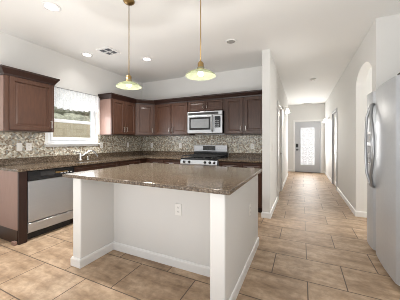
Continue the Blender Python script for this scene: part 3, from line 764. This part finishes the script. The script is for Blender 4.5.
# ceiling vent
r = thing('air_vent', 'white square ceiling air vent with dark louvres', 'air vent', (-2.91, 2.62, C-0.01))
vx, vy, hwid = -2.90, 2.62, 0.135
bm = B()
for a in ((-hwid, hwid, -hwid, -hwid+0.03), (-hwid, hwid, hwid-0.03, hwid), (-hwid, -hwid+0.03, -hwid+0.03, hwid-0.03), (hwid-0.03, hwid, -hwid+0.03, hwid-0.03)):
    box(bm, vx+a[0], vx+a[1], vy+a[2], vy+a[3], C-0.012, C-0.001)
box(bm, vx-0.008, vx+0.008, vy-hwid+0.03, vy+hwid-0.03, C-0.013, C-0.002); box(bm, vx-hwid+0.03, vx-0.008, vy-0.008, vy+0.008, C-0.013, C-0.002); box(bm, vx+0.008, vx+hwid-0.03, vy-0.008, vy+0.008, C-0.013, C-0.002)
obj('frame', bm, 'trim', r)
obj('backing', box(B(), vx-hwid+0.03, vx+hwid-0.03, vy-hwid+0.03, vy+hwid-0.03, C-0.0018, C-0.0008), 'dark_void', r)
for qx in (-1, 1):
    for qy in (-1, 1):
        for k in range(3):
            a = 0.022+k*0.03
            if qx*qy > 0: bm = box(B(), vx+min(qx*0.010, qx*0.103), vx+max(qx*0.010, qx*0.103), vy+qy*a-0.003, vy+qy*a+0.003, C-0.011, C-0.002)
            else: bm = box(B(), vx+qx*a-0.003, vx+qx*a+0.003, vy+min(qy*0.010, qy*0.103), vy+max(qy*0.010, qy*0.103), C-0.011, C-0.002)
            obj('louvre', bm, 'iron', r)
r = thing('smoke_detector', 'round white smoke detector on the hall ceiling', 'smoke detector', (0.238, 5.87, C-0.03))
obj('body', lathe(B(), (0.238, 5.87, C), [(0.0, -0.032), (0.035, -0.032), (0.058, -0.024), (0.062, -0.001), (0, -0.001)], 26), 'plate', r)
obj('grille_ring', lathe(B(), (0.238, 5.87, C), [(0.036, -0.0335), (0.046, -0.031), (0.046, -0.0285), (0.036, -0.0325)], 26), 'lens_off', r)
r = thing('ceiling_register', 'small grey register on the hall ceiling before the front door', 'air vent', (0.2, 9.5, C-0.01))
bm = B(); box(bm, 0.04, 0.36, 9.43, 9.45, C-0.012, C-0.001); box(bm, 0.04, 0.36, 9.57, 9.59, C-0.012, C-0.001); box(bm, 0.04, 0.06, 9.45, 9.57, C-0.012, C-0.001); box(bm, 0.34, 0.36, 9.45, 9.57, C-0.012, C-0.001)
obj('frame', bm, 'plate', r)
bm = B()
for k in range(6): box(bm, 0.061, 0.339, 9.458+k*0.018, 9.464+k*0.018, C-0.010, C-0.002)
obj('slats', bm, 'gray_side', r)

def sconce(xw, n, y, z, label):
    r = thing('wall_sconce', label, 'wall lamp', (xw, y, z), 'hall sconces')
    obj('backplate', lathe(B(), (xw+n*0.001, y, z+0.06), [(0, 0.0), (0.055, 0.0), (0.055, 0.010), (0.04, 0.018), (0, 0.02)], 22, (n, 0, 0)), 'nickel', r)
    xs = xw+n*0.125
    obj('arm', tube(B(), [(xw+n*0.02, y, z+0.06), (xw+n*0.07, y, z+0.075), (xs, y, z+0.10), (xs, y, z+0.055)], 0.008, 10), 'nickel', r)
    obj('shade', lathe(B(), (xs, y, z), [(0.024, 0.055), (0.030, 0.045), (0.044, 0.005), (0.058, -0.050), (0.064, -0.066), (0.059, -0.064), (0.040, 0.0), (0.025, 0.045), (0, 0.05)], 24), 'sconce', r)
    light('sconce_light', 'POINT', (xs, y, z-0.09), 6.5, (1, 0.94, 0.85), r, 0.05)
sconce(XP, 1, 6.22, 2.07, 'lit bell-shaped sconce on the left hall wall')
sconce(XR, -1, 8.35, 1.95, 'lit bell-shaped sconce on the right hall wall near the front door')

# valance
r = thing('window_valance', 'white lace valance on a thin rod over the kitchen window', 'curtain', (XL, 2.58, 2.14))
ry0, ry1, rz, rx = 2.102, 3.058, 2.138, XL+0.055
bm = B(); tube(bm, [(XL+0.001, ry0, rz), (rx, ry0, rz), (rx, ry1, rz), (XL+0.001, ry1, rz)], 0.007, 8)
obj('rod', bm, 'gray_side', r)
bm = B(); nu, nv = 130, 14; grid = []
for i in range(nu+1):
    s = i/nu; y = ry0-0.004+(ry1-ry0+0.008)*s
    drop = 0.30+0.03*abs(math.sin(s*PI*9))+0.02*math.sin(s*4)
    row = []
    for j in range(nv+1):
        q = j/nv; z = rz-0.006-drop*q
        amp = 0.006+0.016*q
        x = rx+0.002+amp*math.sin(s*2*PI*17+0.6*math.sin(s*23))+0.004*math.sin(q*9+s*30)
        row.append(bm.verts.new((x, y, z)))
    grid.append(row)
for i in range(nu):
    for j in range(nv): bm.faces.new((grid[i][j], grid[i+1][j], grid[i+1][j+1], grid[i][j+1]))
obj('lace', bm, 'lace', r, smooth=True)

# ------------------------------------------------------------------ outlets and switches
def outlet(p, n, label, gang=1, kind='outlet', group='wall outlets'):
    """cover plate on a wall: p = centre on the wall, n = plan normal."""
    n = Vector((*n, 0)); u = Vector((-n.y, n.x, 0)); p = Vector(p); W = 0.07+0.046*(gang-1); H = 0.115
    r = thing('wall_switch' if kind == 'switch' else 'wall_outlet', label, 'switch' if kind == 'switch' else 'outlet', p, group)
    def bx(bm, ua, ub, za, zb, d0, d1, bev=0.0):
        c = [p+u*a+n*d for a in (ua, ub) for d in (d0, d1)]
        box(bm, min(v.x for v in c), max(v.x for v in c), min(v.y for v in c), max(v.y for v in c), p.z+za, p.z+zb, bev); return bm
    obj('cover_plate', bx(B(), -W/2, W/2, -H/2, H/2, 0.001, 0.007, 0.002), 'plate', r)
    for k in range(gang):
        uc = (k-(gang-1)/2)*0.046
        if kind == 'switch' :
            obj('rocker', bx(B(), uc-0.016, uc+0.016, -0.033, 0.033, 0.0072, 0.011, 0.001), 'plate', r)
        else:
            for zc in (-0.022, 0.022):
                re = obj('receptacle', bx(B(), uc-0.016, uc+0.016, zc-0.014, zc+0.014, 0.0072, 0.009, 0.001), 'plate', r)
                bm = B(); bx(bm, uc-0.009, uc-0.006, zc-0.004, zc+0.007, 0.0091, 0.0095); bx(bm, uc+0.006, uc+0.009, zc-0.004, zc+0.007, 0.0091, 0.0095); bx(bm, uc-0.003, uc+0.003, zc-0.011, zc-0.006, 0.0091, 0.0095)
                obj('slots', bm, 'slot', re)
    return r
xw = XL+0.008; yw = YB-0.008
outlet((xw, 1.735, 1.17), (1, 0), 'white switch plate below the single-door cabinet, left of the pair there', 1, 'switch')
outlet((xw, 1.855, 1.17), (1, 0), 'white outlet below the single-door cabinet, right of the pair there')
outlet((xw, 3.15, 1.17), (1, 0), 'white wall outlet just right of the window sill')
outlet((xw, 3.892, 1.165), (1, 0), 'white outlet on the left wall near the kitchen corner')
outlet((-3.40, yw, 1.15), (0, -1), 'white outlet on the back wall beside the kitchen corner')
outlet((-2.577, yw, 1.15), (0, -1), 'white outlet on the back wall left of the range')
outlet((-0.904, yw, 1.145), (0, -1), 'white outlet on the back wall right of the range')
outlet((-1.108, RY, 0.575), (0, -1), 'white outlet in the knee space of the island')
outlet((IX1, 2.22, 0.55), (1, 0), 'white outlet on the right side of the island')
outlet((XP, 4.02, 1.14), (1, 0), 'white light switch on the hall wall near the partition end', 1, 'switch')
